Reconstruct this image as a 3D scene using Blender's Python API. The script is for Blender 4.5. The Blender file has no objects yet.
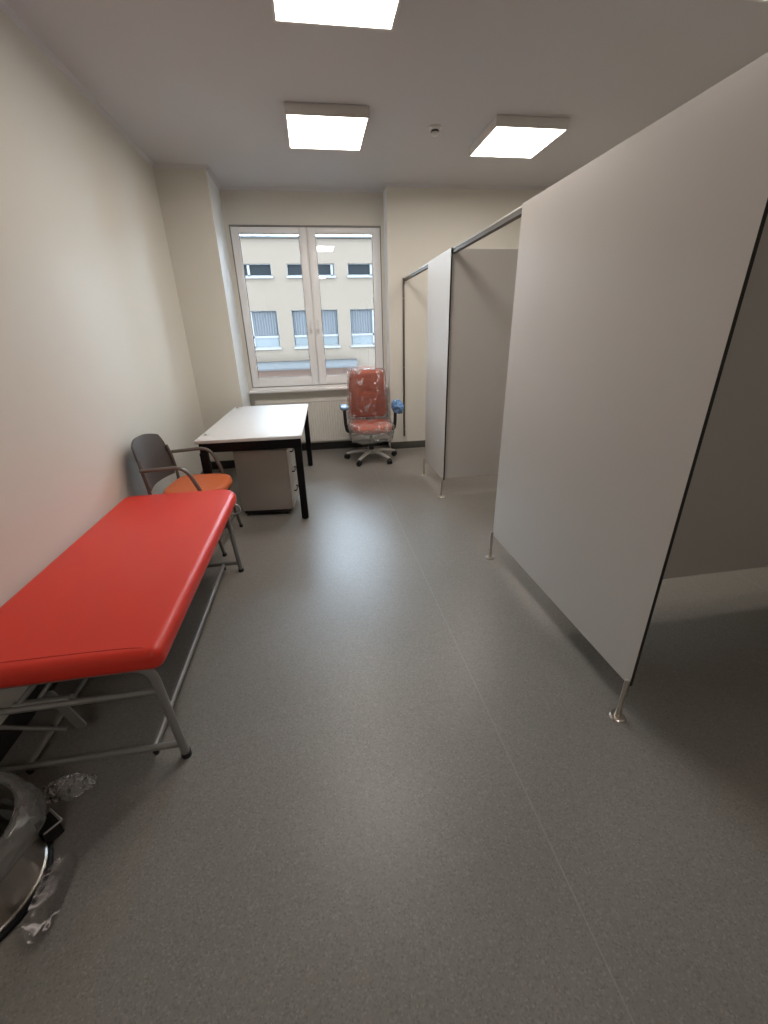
import bpy, bmesh, math, random
from mathutils import Vector, Matrix, noise
random.seed(7)
C = bpy.context.scene.collection
PI = math.pi
R = math.radians

# ---------------------------------------------------------------- materials
def mat(name, col, rough=0.5, metal=0.0, spec=0.5, noise_amt=0.0, noise_scale=20.0, bump=0.0, bump_scale=80.0, coat=0.0):
    m = bpy.data.materials.new(name); m.use_nodes = True
    nt = m.node_tree; b = nt.nodes['Principled BSDF']
    b.inputs['Base Color'].default_value = (*col, 1)
    b.inputs['Roughness'].default_value = rough
    b.inputs['Metallic'].default_value = metal
    b.inputs['Specular IOR Level'].default_value = spec
    b.inputs['Coat Weight'].default_value = coat
    tc = nt.nodes.new('ShaderNodeTexCoord')
    n = nt.nodes.new('ShaderNodeTexNoise'); n.inputs['Scale'].default_value = noise_scale
    n.inputs['Detail'].default_value = 4
    nt.links.new(tc.outputs['Object'], n.inputs['Vector'])
    mx = nt.nodes.new('ShaderNodeMix'); mx.data_type = 'RGBA'
    k = noise_amt
    mx.inputs['A'].default_value = (*[c*(1-k) for c in col], 1)
    mx.inputs['B'].default_value = (*[min(1, c*(1+k)) for c in col], 1)
    nt.links.new(n.outputs['Fac'], mx.inputs['Factor'])
    nt.links.new(mx.outputs['Result'], b.inputs['Base Color'])
    if bump:
        n2 = nt.nodes.new('ShaderNodeTexNoise'); n2.inputs['Scale'].default_value = bump_scale
        n2.inputs['Detail'].default_value = 3
        nt.links.new(tc.outputs['Object'], n2.inputs['Vector'])
        bp = nt.nodes.new('ShaderNodeBump'); bp.inputs['Strength'].default_value = bump
        bp.inputs['Distance'].default_value = 0.004
        nt.links.new(n2.outputs['Fac'], bp.inputs['Height'])
        nt.links.new(bp.outputs['Normal'], b.inputs['Normal'])
    return m

def film_mat(name, tint, opacity, rough=0.12, body=(0.8, 0.8, 0.8)):
    """thin clear plastic: mostly see-through, a little milky, sharp sheen"""
    m = bpy.data.materials.new(name); m.use_nodes = True
    nt = m.node_tree; nt.nodes.clear()
    out = nt.nodes.new('ShaderNodeOutputMaterial')
    tr = nt.nodes.new('ShaderNodeBsdfTransparent'); tr.inputs['Color'].default_value = (*tint, 1)
    df = nt.nodes.new('ShaderNodeBsdfDiffuse'); df.inputs['Color'].default_value = (*body, 1)
    gl = nt.nodes.new('ShaderNodeBsdfGlossy'); gl.inputs['Roughness'].default_value = rough
    m1 = nt.nodes.new('ShaderNodeMixShader'); m1.inputs[0].default_value = opacity
    m2 = nt.nodes.new('ShaderNodeMixShader')
    fr = nt.nodes.new('ShaderNodeFresnel'); fr.inputs['IOR'].default_value = 1.6
    nt.links.new(tr.outputs[0], m1.inputs[1]); nt.links.new(df.outputs[0], m1.inputs[2])
    nt.links.new(fr.outputs[0], m2.inputs[0]); nt.links.new(m1.outputs[0], m2.inputs[1]); nt.links.new(gl.outputs[0], m2.inputs[2])
    nt.links.new(m2.outputs[0], out.inputs['Surface'])
    return m

def glass_mat(name):
    return film_mat(name, (0.97, 0.985, 0.98), 0.0, 0.0)

def floor_mat():
    m = mat('vinyl_floor', (0.2, 0.185, 0.17), 0.36, spec=0.5)
    nt = m.node_tree; b = nt.nodes['Principled BSDF']
    L = nt.links
    tc = nt.nodes.new('ShaderNodeTexCoord')
    v = nt.nodes.new('ShaderNodeTexVoronoi'); v.inputs['Scale'].default_value = 210
    L.new(tc.outputs['Object'], v.inputs['Vector'])
    sep = nt.nodes.new('ShaderNodeSeparateColor'); L.new(v.outputs['Color'], sep.inputs[0])
    cr = nt.nodes.new('ShaderNodeValToRGB')
    cr.color_ramp.elements[0].position = 0.0; cr.color_ramp.elements[0].color = (0.178, 0.164, 0.148, 1)
    cr.color_ramp.elements[1].position = 1.0; cr.color_ramp.elements[1].color = (0.285, 0.264, 0.240, 1)
    e = cr.color_ramp.elements.new(0.2); e.color = (0.214, 0.198, 0.179, 1)
    e = cr.color_ramp.elements.new(0.85); e.color = (0.234, 0.217, 0.197, 1)
    L.new(sep.outputs[0], cr.inputs[0])
    n = nt.nodes.new('ShaderNodeTexNoise'); n.inputs['Scale'].default_value = 2.2; n.inputs['Detail'].default_value = 5
    L.new(tc.outputs['Object'], n.inputs['Vector'])
    mr = nt.nodes.new('ShaderNodeMapRange'); mr.inputs['To Min'].default_value = 0.9; mr.inputs['To Max'].default_value = 1.1
    L.new(n.outputs['Fac'], mr.inputs['Value'])
    mul = nt.nodes.new('ShaderNodeMix'); mul.data_type = 'RGBA'; mul.blend_type = 'MULTIPLY'; mul.inputs['Factor'].default_value = 1
    L.new(cr.outputs[0], mul.inputs['A']); L.new(mr.outputs[0], mul.inputs['B'])
    # welded seams between the vinyl sheets, running towards the window
    sx = nt.nodes.new('ShaderNodeSeparateXYZ'); L.new(tc.outputs['Object'], sx.inputs[0])
    prev = mul.outputs['Result']
    for x0, w, col, wt in ((0.608, 0.0024, (0.34, 0.32, 0.295, 1), 0.5), (-1.39, 0.003, (0.3, 0.28, 0.26, 1), 0.6), (2.608, 0.003, (0.3, 0.28, 0.26, 1), 0.6)):
        a = nt.nodes.new('ShaderNodeMath'); a.operation = 'SUBTRACT'; a.inputs[1].default_value = x0; L.new(sx.outputs['X'], a.inputs[0])
        c = nt.nodes.new('ShaderNodeMath'); c.operation = 'ABSOLUTE'; L.new(a.outputs[0], c.inputs[0])
        d = nt.nodes.new('ShaderNodeMath'); d.operation = 'LESS_THAN'; d.inputs[1].default_value = w; L.new(c.outputs[0], d.inputs[0])
        f = nt.nodes.new('ShaderNodeMath'); f.operation = 'MULTIPLY'; f.inputs[1].default_value = wt; L.new(d.outputs[0], f.inputs[0])
        q = nt.nodes.new('ShaderNodeMix'); q.data_type = 'RGBA'; L.new(f.outputs[0], q.inputs['Factor'])
        L.new(prev, q.inputs['A']); q.inputs['B'].default_value = col
        prev = q.outputs['Result']
    L.new(prev, b.inputs['Base Color'])
    n3 = nt.nodes.new('ShaderNodeTexNoise'); n3.inputs['Scale'].default_value = 260; L.new(tc.outputs['Object'], n3.inputs['Vector'])
    n4 = nt.nodes.new('ShaderNodeTexNoise'); n4.inputs['Scale'].default_value = 7; L.new(tc.outputs['Object'], n4.inputs['Vector'])
    ad = nt.nodes.new('ShaderNodeMath'); ad.operation = 'MULTIPLY_ADD'; ad.inputs[1].default_value = 0.12
    L.new(n3.outputs['Fac'], ad.inputs[0]); L.new(n4.outputs['Fac'], ad.inputs[2])
    bp = nt.nodes.new('ShaderNodeBump'); bp.inputs['Strength'].default_value = 0.25; bp.inputs['Distance'].default_value = 0.004
    L.new(ad.outputs[0], bp.inputs['Height']); L.new(bp.outputs['Normal'], b.inputs['Normal'])
    rr = nt.nodes.new('ShaderNodeMapRange'); rr.inputs['To Min'].default_value = 0.33; rr.inputs['To Max'].default_value = 0.43
    L.new(n.outputs['Fac'], rr.inputs['Value']); L.new(rr.outputs[0], b.inputs['Roughness'])
    return m

def lamp_mat(name, strength, col=(1.0, 0.86, 0.7)):
    m = bpy.data.materials.new(name); m.use_nodes = True
    nt = m.node_tree; nt.nodes.clear()
    out = nt.nodes.new('ShaderNodeOutputMaterial'); em = nt.nodes.new('ShaderNodeEmission')
    em.inputs['Color'].default_value = (*col, 1)
    tc = nt.nodes.new('ShaderNodeTexCoord'); n = nt.nodes.new('ShaderNodeTexNoise')
    n.inputs['Scale'].default_value = 7; n.inputs['Detail'].default_value = 6; n.inputs['Roughness'].default_value = 0.65
    nt.links.new(tc.outputs['Object'], n.inputs['Vector'])
    mr = nt.nodes.new('ShaderNodeMapRange'); mr.inputs['From Min'].default_value = 0.3; mr.inputs['From Max'].default_value = 0.7
    mr.inputs['To Min'].default_value = strength*0.86; mr.inputs['To Max'].default_value = strength*1.1
    nt.links.new(n.outputs['Fac'], mr.inputs['Value']); nt.links.new(mr.outputs[0], em.inputs['Strength'])
    nt.links.new(em.outputs[0], out.inputs['Surface'])
    return m

def curtain_mat():
    m = mat('net_curtain', (0.5, 0.55, 0.62), 0.8)
    return m

M = dict(
    wall=mat('cream_wall_paint', (0.70, 0.672, 0.60), 0.55, spec=0.3, noise_amt=0.015, noise_scale=3, bump=0.12, bump_scale=240),
    niche=mat('daylit_reveal_tint', (0.80, 0.82, 0.82), 0.6, spec=0.3, noise_amt=0.01),
    ceil=mat('ceiling_paint', (0.60, 0.585, 0.59), 0.85, spec=0.2, noise_amt=0.012, noise_scale=2),
    skirt=mat('dark_vinyl_skirting', (0.030, 0.029, 0.028), 0.4, noise_amt=0.1),
    skirt2=mat('grey_vinyl_skirting', (0.075, 0.072, 0.062), 0.4, noise_amt=0.1),
    floor=floor_mat(),
    darkmetal=mat('dark_grey_channel', (0.12, 0.115, 0.105), 0.5),
    upvc=mat('white_window_plastic', (0.90, 0.90, 0.90), 0.32, noise_amt=0.01),
    gasket=mat('grey_rubber_gasket', (0.27, 0.26, 0.25), 0.6),
    sill=mat('white_sill', (0.86, 0.86, 0.86), 0.3),
    glass=glass_mat('window_glass'),
    rad=mat('radiator_enamel', (0.82, 0.79, 0.73), 0.35, noise_amt=0.01),
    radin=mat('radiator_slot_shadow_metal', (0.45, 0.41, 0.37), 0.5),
    panel=mat('grey_laminate', (0.55, 0.525, 0.495), 0.34, spec=0.4, noise_amt=0.012, noise_scale=6),
    core=mat('black_laminate_core', (0.012, 0.011, 0.009), 0.5),
    alu=mat('brushed_aluminium', (0.66, 0.65, 0.62), 0.35, metal=0.75, noise_amt=0.04, noise_scale=60),
    brown=mat('brown_anodised_channel', (0.14, 0.115, 0.10), 0.4, metal=0.5),
    steel=mat('brushed_steel', (0.62, 0.58, 0.53), 0.28, metal=1.0, noise_amt=0.06, noise_scale=90),
    red=mat('red_leatherette', (0.74, 0.045, 0.026), 0.38, spec=0.35, noise_amt=0.03, noise_scale=14, bump=0.15, bump_scale=500),
    redseam=mat('red_leatherette_piping', (0.60, 0.032, 0.02), 0.4),
    grey=mat('silver_grey_powder_coat', (0.27, 0.265, 0.255), 0.35, metal=0.3, noise_amt=0.05, noise_scale=100),
    blk=mat('black_plastic', (0.012, 0.012, 0.013), 0.45, noise_amt=0.1),
    blkm=mat('black_painted_steel', (0.004, 0.004, 0.005), 0.45, spec=0.2),
    dgrey=mat('dark_grey_plastic', (0.085, 0.076, 0.070), 0.45, noise_amt=0.05, bump=0.1, bump_scale=400),
    frame=mat('dark_taupe_frame', (0.15, 0.135, 0.12), 0.38, metal=0.3),
    orange=mat('orange_upholstery', (0.62, 0.145, 0.045), 0.6, noise_amt=0.08, noise_scale=160, bump=0.25, bump_scale=700),
    brick=mat('terracotta_upholstery', (0.60, 0.13, 0.06), 0.5, noise_amt=0.08, noise_scale=60, bump=0.1, bump_scale=500),
    film=film_mat('clear_plastic_film', (0.98, 0.975, 0.975), 0.06, 0.16, (0.85, 0.8, 0.8)),
    film2=film_mat('cloudy_plastic_film', (0.85, 0.85, 0.85), 0.32, 0.15, (0.62, 0.62, 0.60)),
    skirtfilm=film_mat('loose_cloudy_film', (0.9, 0.9, 0.9), 0.3, 0.15, (0.75, 0.74, 0.72)),
    floorfilm=film_mat('dull_clear_film', (0.93, 0.93, 0.93), 0.07, 0.4, (0.6, 0.6, 0.6)),
    liner=film_mat('bin_liner_film', (0.72, 0.72, 0.72), 0.30, 0.2, (0.32, 0.32, 0.31)),
    blue=film_mat('blue_plastic_film', (0.45, 0.68, 0.95), 0.75, 0.25, (0.20, 0.40, 0.74)),
    blue2=film_mat('pale_blue_plastic_film', (0.5, 0.7, 0.95), 0.7, 0.2, (0.30, 0.47, 0.72)),
    chrome=mat('polished_aluminium', (0.62, 0.62, 0.61), 0.35, metal=0.45),
    desk=mat('light_grey_melamine', (0.68, 0.665, 0.65), 0.5, spec=0.3, noise_amt=0.02, noise_scale=5),
    ped=mat('shaded_warm_white_melamine', (0.44, 0.40, 0.36), 0.4, noise_amt=0.015),  # base colour lowered to include the shade under the desk
    lampbody=mat('lamp_housing_paint', (0.70, 0.67, 0.64), 0.5),
    lampseam=mat('dark_lamp_seam', (0.06, 0.05, 0.045), 0.6),
    lamp=lamp_mat('lit_lamp_diffuser', 18.0, (1.0, 0.925, 0.85)),
    dimlamp=lamp_mat('weak_lamp_diffuser', 6.5, (1.0, 0.925, 0.85)),
    plaster=mat('facade_plaster', (0.082, 0.063, 0.048), 0.9, spec=0.1, noise_amt=0.05, noise_scale=1.5),
    plaster2=mat('pinkish_facade_plaster', (0.078, 0.048, 0.036), 0.9, spec=0.1, noise_amt=0.1, noise_scale=1.2),
    fframe=mat('facade_window_frame', (0.075, 0.07, 0.066), 0.4),
    fdark=mat('dark_facade_window_pane', (0.008, 0.009, 0.010), 0.5, spec=0.05),
    fblue=mat('blue_grey_window_panel', (0.032, 0.036, 0.038), 0.3),
    fcurt=mat('white_net_curtain', (0.42, 0.46, 0.52), 0.8),
    roof=mat('dark_roof_edge', (0.006, 0.006, 0.006), 0.5),
    fledge=mat('grey_metal_ledge', (0.023, 0.022, 0.022), 0.5, noise_amt=0.1),
    street=mat('asphalt', (0.06, 0.055, 0.05), 0.9),
    white=mat('white_plastic', (0.78, 0.77, 0.75), 0.4),
)

# pleats in the net curtain
_nt = M['fcurt'].node_tree
_b = _nt.nodes['Principled BSDF']
_tc = _nt.nodes.new('ShaderNodeTexCoord'); _w = _nt.nodes.new('ShaderNodeTexWave')
_w.inputs['Scale'].default_value = 3.2; _w.inputs['Distortion'].default_value = 1.5; _w.inputs['Detail'].default_value = 2
_nt.links.new(_tc.outputs['Object'], _w.inputs['Vector'])
_cr = _nt.nodes.new('ShaderNodeValToRGB')
_cr.color_ramp.elements[0].color = (0.014, 0.0155, 0.018, 1); _cr.color_ramp.elements[1].color = (0.036, 0.036, 0.038, 1)
_nt.links.new(_w.outputs['Fac'], _cr.inputs[0]); _nt.links.new(_cr.outputs[0], _b.inputs['Base Color'])

# creases in the film on the office chair: whitened where the plastic is folded
_nt = M['film'].node_tree
_mx = [n for n in _nt.nodes if n.type == 'MIX_SHADER' and not n.inputs[0].is_linked][0]
_tc = _nt.nodes.new('ShaderNodeTexCoord'); _mp = _nt.nodes.new('ShaderNodeMapping'); _mp.inputs['Scale'].default_value = (1.0, 1.0, 0.5)
_mp.inputs['Rotation'].default_value = (0.2, 0.5, 0.3)
_nz = _nt.nodes.new('ShaderNodeTexNoise'); _nz.inputs['Scale'].default_value = 11; _nz.inputs['Detail'].default_value = 3; _nz.inputs['Distortion'].default_value = 1.2
_m1 = _nt.nodes.new('ShaderNodeMath'); _m1.operation = 'SUBTRACT'; _m1.inputs[1].default_value = 0.5
_m2 = _nt.nodes.new('ShaderNodeMath'); _m2.operation = 'ABSOLUTE'
_m3 = _nt.nodes.new('ShaderNodeMapRange'); _m3.inputs['From Min'].default_value = 0.0; _m3.inputs['From Max'].default_value = 0.05
_m3.inputs['To Min'].default_value = 1.0; _m3.inputs['To Max'].default_value = 0.0
_n5 = _nt.nodes.new('ShaderNodeTexNoise'); _n5.inputs['Scale'].default_value = 6
_m4 = _nt.nodes.new('ShaderNodeMapRange'); _m4.inputs['From Min'].default_value = 0.45; _m4.inputs['From Max'].default_value = 0.65; _m4.inputs['To Min'].default_value = 0.05; _m4.inputs['To Max'].default_value = 0.9
_m5 = _nt.nodes.new('ShaderNodeMath'); _m5.operation = 'MULTIPLY_ADD'; _m5.inputs[2].default_value = 0.04
for a, b in ((_tc.outputs['Object'], _mp.inputs['Vector']), (_mp.outputs[0], _nz.inputs['Vector']), (_mp.outputs[0], _n5.inputs['Vector']), (_nz.outputs['Fac'], _m1.inputs[0]), (_m1.outputs[0], _m2.inputs[0]),
             (_m2.outputs[0], _m3.inputs['Value']), (_n5.outputs['Fac'], _m4.inputs['Value']), (_m3.outputs[0], _m5.inputs[0]), (_m4.outputs[0], _m5.inputs[1]), (_m5.outputs[0], _mx.inputs[0])): _nt.links.new(a, b)

# ---------------------------------------------------------------- mesh helpers
def nb(): return bmesh.new()

def merge(dst, src):
    me = bpy.data.meshes.new('tmp'); src.to_mesh(me); src.free(); dst.from_mesh(me); bpy.data.meshes.remove(me)
    return dst

def add_box(bm, x0, x1, y0, y1, z0, z1, bev=0.0, seg=2, M4=None):
    b = bmesh.new(); bmesh.ops.create_cube(b, size=1)
    for v in b.verts:
        v.co = Vector(((x0+x1)/2+v.co.x*(x1-x0), (y0+y1)/2+v.co.y*(y1-y0), (z0+z1)/2+v.co.z*(z1-z0)))
    if bev: bmesh.ops.bevel(b, geom=b.edges[:], offset=bev, segments=seg, affect='EDGES', profile=0.5)
    if M4 is not None: bmesh.ops.transform(b, matrix=M4, verts=b.verts)
    return merge(bm, b)

def round_path(pts, r, n=6):
    pts = [Vector(p) for p in pts]; out = [pts[0]]
    for i in range(1, len(pts)-1):
        a, b, c = pts[i-1], pts[i], pts[i+1]
        d1 = (a-b); d2 = (c-b); rr = min(r, d1.length*0.48, d2.length*0.48)
        p1 = b+d1.normalized()*rr; p2 = b+d2.normalized()*rr
        for k in range(n+1):
            t = k/n; out.append(p1*(1-t)**2+b*2*t*(1-t)+p2*t*t)
    out.append(pts[-1]); return out

def add_tube(bm, pts, r, seg=14, cap=True, bend=0.0, flat=1.0, closed=False):
    """tube along a path; r may be a list; flat squashes the section"""
    P = round_path(pts, bend) if bend else [Vector(p) for p in pts]
    n = len(P); rs = r if isinstance(r, (list, tuple)) else [r]*n
    if len(rs) != n: rs = [rs[0]+(rs[-1]-rs[0])*i/(n-1) for i in range(n)]
    rings = []; up = None
    for i in range(n):
        if closed: t = (P[(i+1) % n]-P[i-1]).normalized()
        else: t = (P[min(i+1, n-1)]-P[max(i-1, 0)]).normalized()
        if up is None:
            up = Vector((0, 0, 1)) if abs(t.z) < 0.9 else Vector((0, 1, 0))
        side = t.cross(up).normalized(); up = side.cross(t).normalized()
        rings.append([bm.verts.new(P[i]+side*math.cos(a)*rs[i]+up*math.sin(a)*rs[i]*flat) for a in [2*PI*k/seg for k in range(seg)]])
    m = n if closed else n-1
    for i in range(m):
        A, B = rings[i], rings[(i+1) % n]
        for k in range(seg): bm.faces.new((A[k], A[(k+1) % seg], B[(k+1) % seg], B[k]))
    if cap and not closed:
        bm.faces.new(rings[0][::-1]); bm.faces.new(rings[-1])
    return bm

def add_lathe(bm, prof, loc=(0, 0, 0), seg=32, axis='z', cap=True):
    rings = []
    for r, z in prof:
        ring = []
        for k in range(seg):
            a = 2*PI*k/seg; p = Vector((r*math.cos(a), r*math.sin(a), z))
            if axis == 'x': p = Vector((p.z, p.x, p.y))
            if axis == 'y': p = Vector((p.x, p.z, p.y))
            ring.append(bm.verts.new(p+Vector(loc)))
        rings.append(ring)
    for A, B in zip(rings, rings[1:]):
        for k in range(seg): bm.faces.new((A[k], A[(k+1) % seg], B[(k+1) % seg], B[k]))
    if cap: bm.faces.new(rings[0][::-1]); bm.faces.new(rings[-1])
    return bm

def add_prism(bm, poly, z0, z1, bev=0.0, seg=3, M4=None):
    b = bmesh.new()
    lo = [b.verts.new((x, y, z0)) for x, y in poly]; hi = [b.verts.new((x, y, z1)) for x, y in poly]
    n = len(poly)
    for i in range(n): b.faces.new((lo[i], lo[(i+1) % n], hi[(i+1) % n], hi[i]))
    f0 = b.faces.new(lo[::-1]); f1 = b.faces.new(hi)
    bmesh.ops.recalc_face_normals(b, faces=b.faces)
    if bev:
        ed = list(set(f0.edges[:]+f1.edges[:]))
        bmesh.ops.bevel(b, geom=ed, offset=bev, segments=seg, affect='EDGES', profile=0.5)
    if M4 is not None: bmesh.ops.transform(b, matrix=M4, verts=b.verts)
    return merge(bm, b)

def rrect(x0, x1, y0, y1, r, n=6):
    rs = r if isinstance(r, (list, tuple)) else [r]*4   # corners: (x1,y1),(x0,y1),(x0,y0),(x1,y0)
    out = []
    for (cx, cy, a0), q in zip(((x1, y1, 0), (x0, y1, 90), (x0, y0, 180), (x1, y0, 270)), rs):
        sx = -1 if cx == x1 else 1; sy = -1 if cy == y1 else 1
        for k in range(n+1):
            a = R(a0+90*k/n); out.append((cx+sx*q+q*math.cos(a), cy+sy*q+q*math.sin(a)))
    return out

def obj(name, bm, m, parent=None, smooth=True, angle=40):
    bmesh.ops.recalc_face_normals(bm, faces=bm.faces)
    me = bpy.data.meshes.new(name); bm.to_mesh(me); bm.free()
    me.materials.append(M[m] if isinstance(m, str) else m)
    if smooth:
        me.polygons.foreach_set('use_smooth', [True]*len(me.polygons))
        me.set_sharp_from_angle(angle=R(angle))
    o = bpy.data.objects.new(name, me); C.objects.link(o)
    if parent: o.parent = parent
    return o

def thing(name, label, cat, loc=(0, 0, 0), rotz=0.0, group=None):
    o = bpy.data.objects.new(name, None); o.empty_display_size = 0.1; C.objects.link(o)
    o.location = loc; o.rotation_euler = (0, 0, rotz); o['label'] = label; o['category'] = cat
    if group: o['group'] = group
    return o

def tag(o, label, cat, group=None):
    o['label'] = label; o['category'] = cat
    if group: o['group'] = group
    return o

def struct(name, bm, m, **k):
    o = obj(name, bm, m, **k); o['kind'] = 'structure'; return o

def dup(root, loc, rotz=0.0, label=None, group=None):
    r = root.copy(); C.objects.link(r); r.location = loc; r.rotation_euler = (0, 0, rotz)
    if label: r['label'] = label
    if group: r['group'] = group
    for ch in list(root.children):
        c = ch.copy(); C.objects.link(c); c.parent = r
        for g in ch.children:
            d = g.copy(); C.objects.link(d); d.parent = c
    return r

def box(name, x0, x1, y0, y1, z0, z1, m, parent=None, bev=0.0, seg=2, **k):
    return obj(name, add_box(nb(), x0, x1, y0, y1, z0, z1, bev, seg), m, parent, **k)

def crumple(fn, nu, nv, amp, freq, seed, fold=0.5):
    """sheet of crumpled film: fn(u,v)->(point, normal)"""
    bm = nb(); g = []
    off = Vector((seed*3.1, seed*1.7, seed))
    for i in range(nu+1):
        row = []
        for j in range(nv+1):
            p, nn = fn(i/nu, j/nv); p = Vector(p); nn = Vector(nn)
            q = p*freq+off
            h = noise.noise(q)+0.5*noise.noise(q*2.3)
            ridge = 1-abs(noise.noise(q*1.4+Vector((5, 9, 2))))*2.2
            row.append(bm.verts.new(p+nn*amp*(h*(1-fold)+ridge*fold)))
        g.append(row)
    for i in range(nu):
        for j in range(nv): bm.faces.new((g[i][j], g[i+1][j], g[i+1][j+1], g[i][j+1]))
    return bm

# ---------------------------------------------------------------- room numbers (metres)
XL, XR = -1.346, 3.1
YB, YN, YP = 5.564, 5.791, 5.166
XNL, XNR = -0.866, 0.962
ZC = 3.006
YF0 = -3.6
Xp, TOP, BOT = 1.138, 2.093, 0.173
WX0, WX1, WZ0, WZ1 = -0.82, 0.925, 0.871, 2.661

# setting
struct('floor', add_box(nb(), XL-0.15, XR+0.15, YF0-0.15, YN+0.02, -0.12, 0), 'floor', smooth=False)
struct('ceiling', add_box(nb(), XL-0.15, XR+0.15, YF0-0.15, YN+0.25, ZC, ZC+0.3), 'ceil', smooth=False)
struct('wall_left', add_box(nb(), XL-0.15, XL, YF0-0.15, YN+0.25, 0, ZC), 'wall', smooth=False)
struct('wall_right', add_box(nb(), XR, XR+0.15, YF0-0.15, YN+0.25, 0, ZC), 'wall', smooth=False)
struct('wall_front', add_box(nb(), XL, XR, YF0-0.15, YF0, 0, ZC), 'wall', smooth=False)
bm = nb()
add_box(bm, XL, XNL, YP, YN+0.25, 0, ZC)
add_box(bm, XNR, XR, YB, YN+0.25, 0, ZC)
add_box(bm, XNL, WX0, YN, YN+0.25, 0, ZC)
add_box(bm, WX1, XNR, YN, YN+0.25, 0, ZC)
add_box(bm, WX0, WX1, YN, YN+0.25, WZ1, ZC)
add_box(bm, WX0, WX1, YN, YN+0.25, -0.12, WZ0-0.05)
wbk = struct('wall_back', bm, 'wall', smooth=False)
wbk.data.materials.append(M['niche'])   # window reveals coloured whiter to stand in for daylight on them
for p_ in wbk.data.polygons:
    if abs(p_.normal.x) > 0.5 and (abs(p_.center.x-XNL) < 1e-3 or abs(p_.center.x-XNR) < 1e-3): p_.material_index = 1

# skirtings
for nm, a in (('baseboard_left', (XL, XL+0.008, YF0, YP-0.008, 0, 0.112)),
              ('baseboard_pier', (XL, XNL, YP-0.008, YP, 0, 0.1)),
              ('baseboard_pier_side', (XNL, XNL+0.008, YP-0.008, YN-0.008, 0, 0.1)),
              ('baseboard_niche', (XNL, XNR, YN-0.008, YN, 0, 0.1))):
    struct(nm, add_box(nb(), *a, bev=0.002), 'skirt')
struct('baseboard_back', add_box(nb(), XNR, XR, YB-0.008, YB, 0, 0.096, bev=0.002), 'skirt2')
struct('baseboard_right', add_box(nb(), XR-0.008, XR, YF0, YB-0.008, 0, 0.1, bev=0.002), 'skirt2')
struct('baseboard_front', add_box(nb(), XL, XR, YF0, YF0+0.008, 0, 0.1, bev=0.002), 'skirt')

# little cove where walls meet ceiling
def cove(name, p, q, inward, s=0.03):
    bm = nb(); p = Vector((*p, 0)); q = Vector((*q, 0)); inn = Vector((*inward, 0))
    prof = [(0, 0), (s, 0), (s*0.45, -s*0.45), (0, -s)]
    ends = []
    for e in (p, q): ends.append([bm.verts.new((e+inn*a)+Vector((0, 0, ZC+b))) for a, b in prof])
    for k in range(4): bm.faces.new((ends[0][k], ends[0][(k+1) % 4], ends[1][(k+1) % 4], ends[1][k]))
    bm.faces.new(ends[0]); bm.faces.new(ends[1][::-1])
    return struct(name, bm, 'ceil', smooth=False)
cove('trim_1', (XL, YF0), (XL, YP), (1, 0))
cove('trim_2', (XL, YP), (XNL+0.03, YP), (0, -1))
cove('trim_3', (XNL, YP), (XNL, YN), (1, 0))
cove('trim_4', (XNL, YN), (XNR, YN), (0, -1))
cove('trim_5', (XNR, YB), (XNR, YN), (-1, 0))
cove('trim_6', (XNR-0.03, YB), (XR, YB), (0, -1))
cove('trim_7', (XR, YF0), (XR, YB), (-1, 0))

# ---------------------------------------------------------------- window
win = bpy.data.objects.new('window_1', None); C.objects.link(win); win['kind'] = 'structure'
def frame_bm(bm, x0, x1, z0, z1, y0, y1, wl, wr, wt, wb, bev=0.004):
    add_box(bm, x0, x0+wl, y0, y1, z0, z1, bev); add_box(bm, x1-wr, x1, y0, y1, z0, z1, bev)
    add_box(bm, x0+wl, x1-wr, y0, y1, z1-wt, z1, bev); add_box(bm, x0+wl, x1-wr, y0, y1, z0, z0+wb, bev)
    return bm
obj('window_frame', frame_bm(nb(), WX0, WX1, WZ0, WZ1, YN+0.03, YN+0.09, 0.035, 0.035, 0.035, 0.035), 'upvc', win)
bm = nb(); add_box(bm, 0.030, 0.062, YN+0.03, YN+0.09, WZ0+0.035, WZ1-0.035, 0.002)
obj('mullion', bm, 'upvc', win)
obj('frame_gasket', frame_bm(nb(), WX0+0.001, WX1-0.001, WZ0+0.001, WZ1-0.001, YN+0.004, YN+0.03, 0.012, 0.012, 0.016, 0.004, 0.001), 'gasket', win)
for sx0, sx1, gx0, gx1, hx in ((-0.806, 0.040, -0.723, -0.045, 0.004), (0.052, 0.912, 0.146, 0.819, 0.094)):
    s = obj('sash', frame_bm(nb(), sx0, sx1, WZ0+0.012, 2.640, YN-0.002, YN+0.05, gx0-sx0, sx1-gx1, 2.640-2.577, 0.992-WZ0-0.012, 0.006), 'upvc', win)
    obj('glazing_bead', frame_bm(nb(), gx0, gx1, 0.992, 2.577, YN+0.012, YN+0.03, 0.006, 0.006, 0.006, 0.006, 0.001), 'gasket', s)
    obj('glass_pane', add_box(nb(), gx0+0.002, gx1-0.002, YN+0.024, YN+0.028, 0.994, 2.575), 'glass', s, smooth=False)
    bm = nb(); add_box(bm, hx-0.015, hx+0.015, YN-0.012, YN-0.002, 1.50, 1.57, 0.004)
    add_tube(bm, [(hx, YN-0.008, 1.535), (hx, YN-0.05, 1.535), (hx, YN-0.055, 1.60), (hx, YN-0.05, 1.655)], [0.009]*18, 10, bend=0.02)
    obj('handle', bm, 'white', s)
bm = nb(); add_box(bm, WX0-0.03, WX1+0.025, YN-0.13, YN+0.03, 0.815, 0.845, 0.008, 3)
add_box(bm, WX0, WX1, YN, YN+0.03, 0.845, WZ0, 0.0)
obj('window_sill', bm, 'sill', win)

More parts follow.
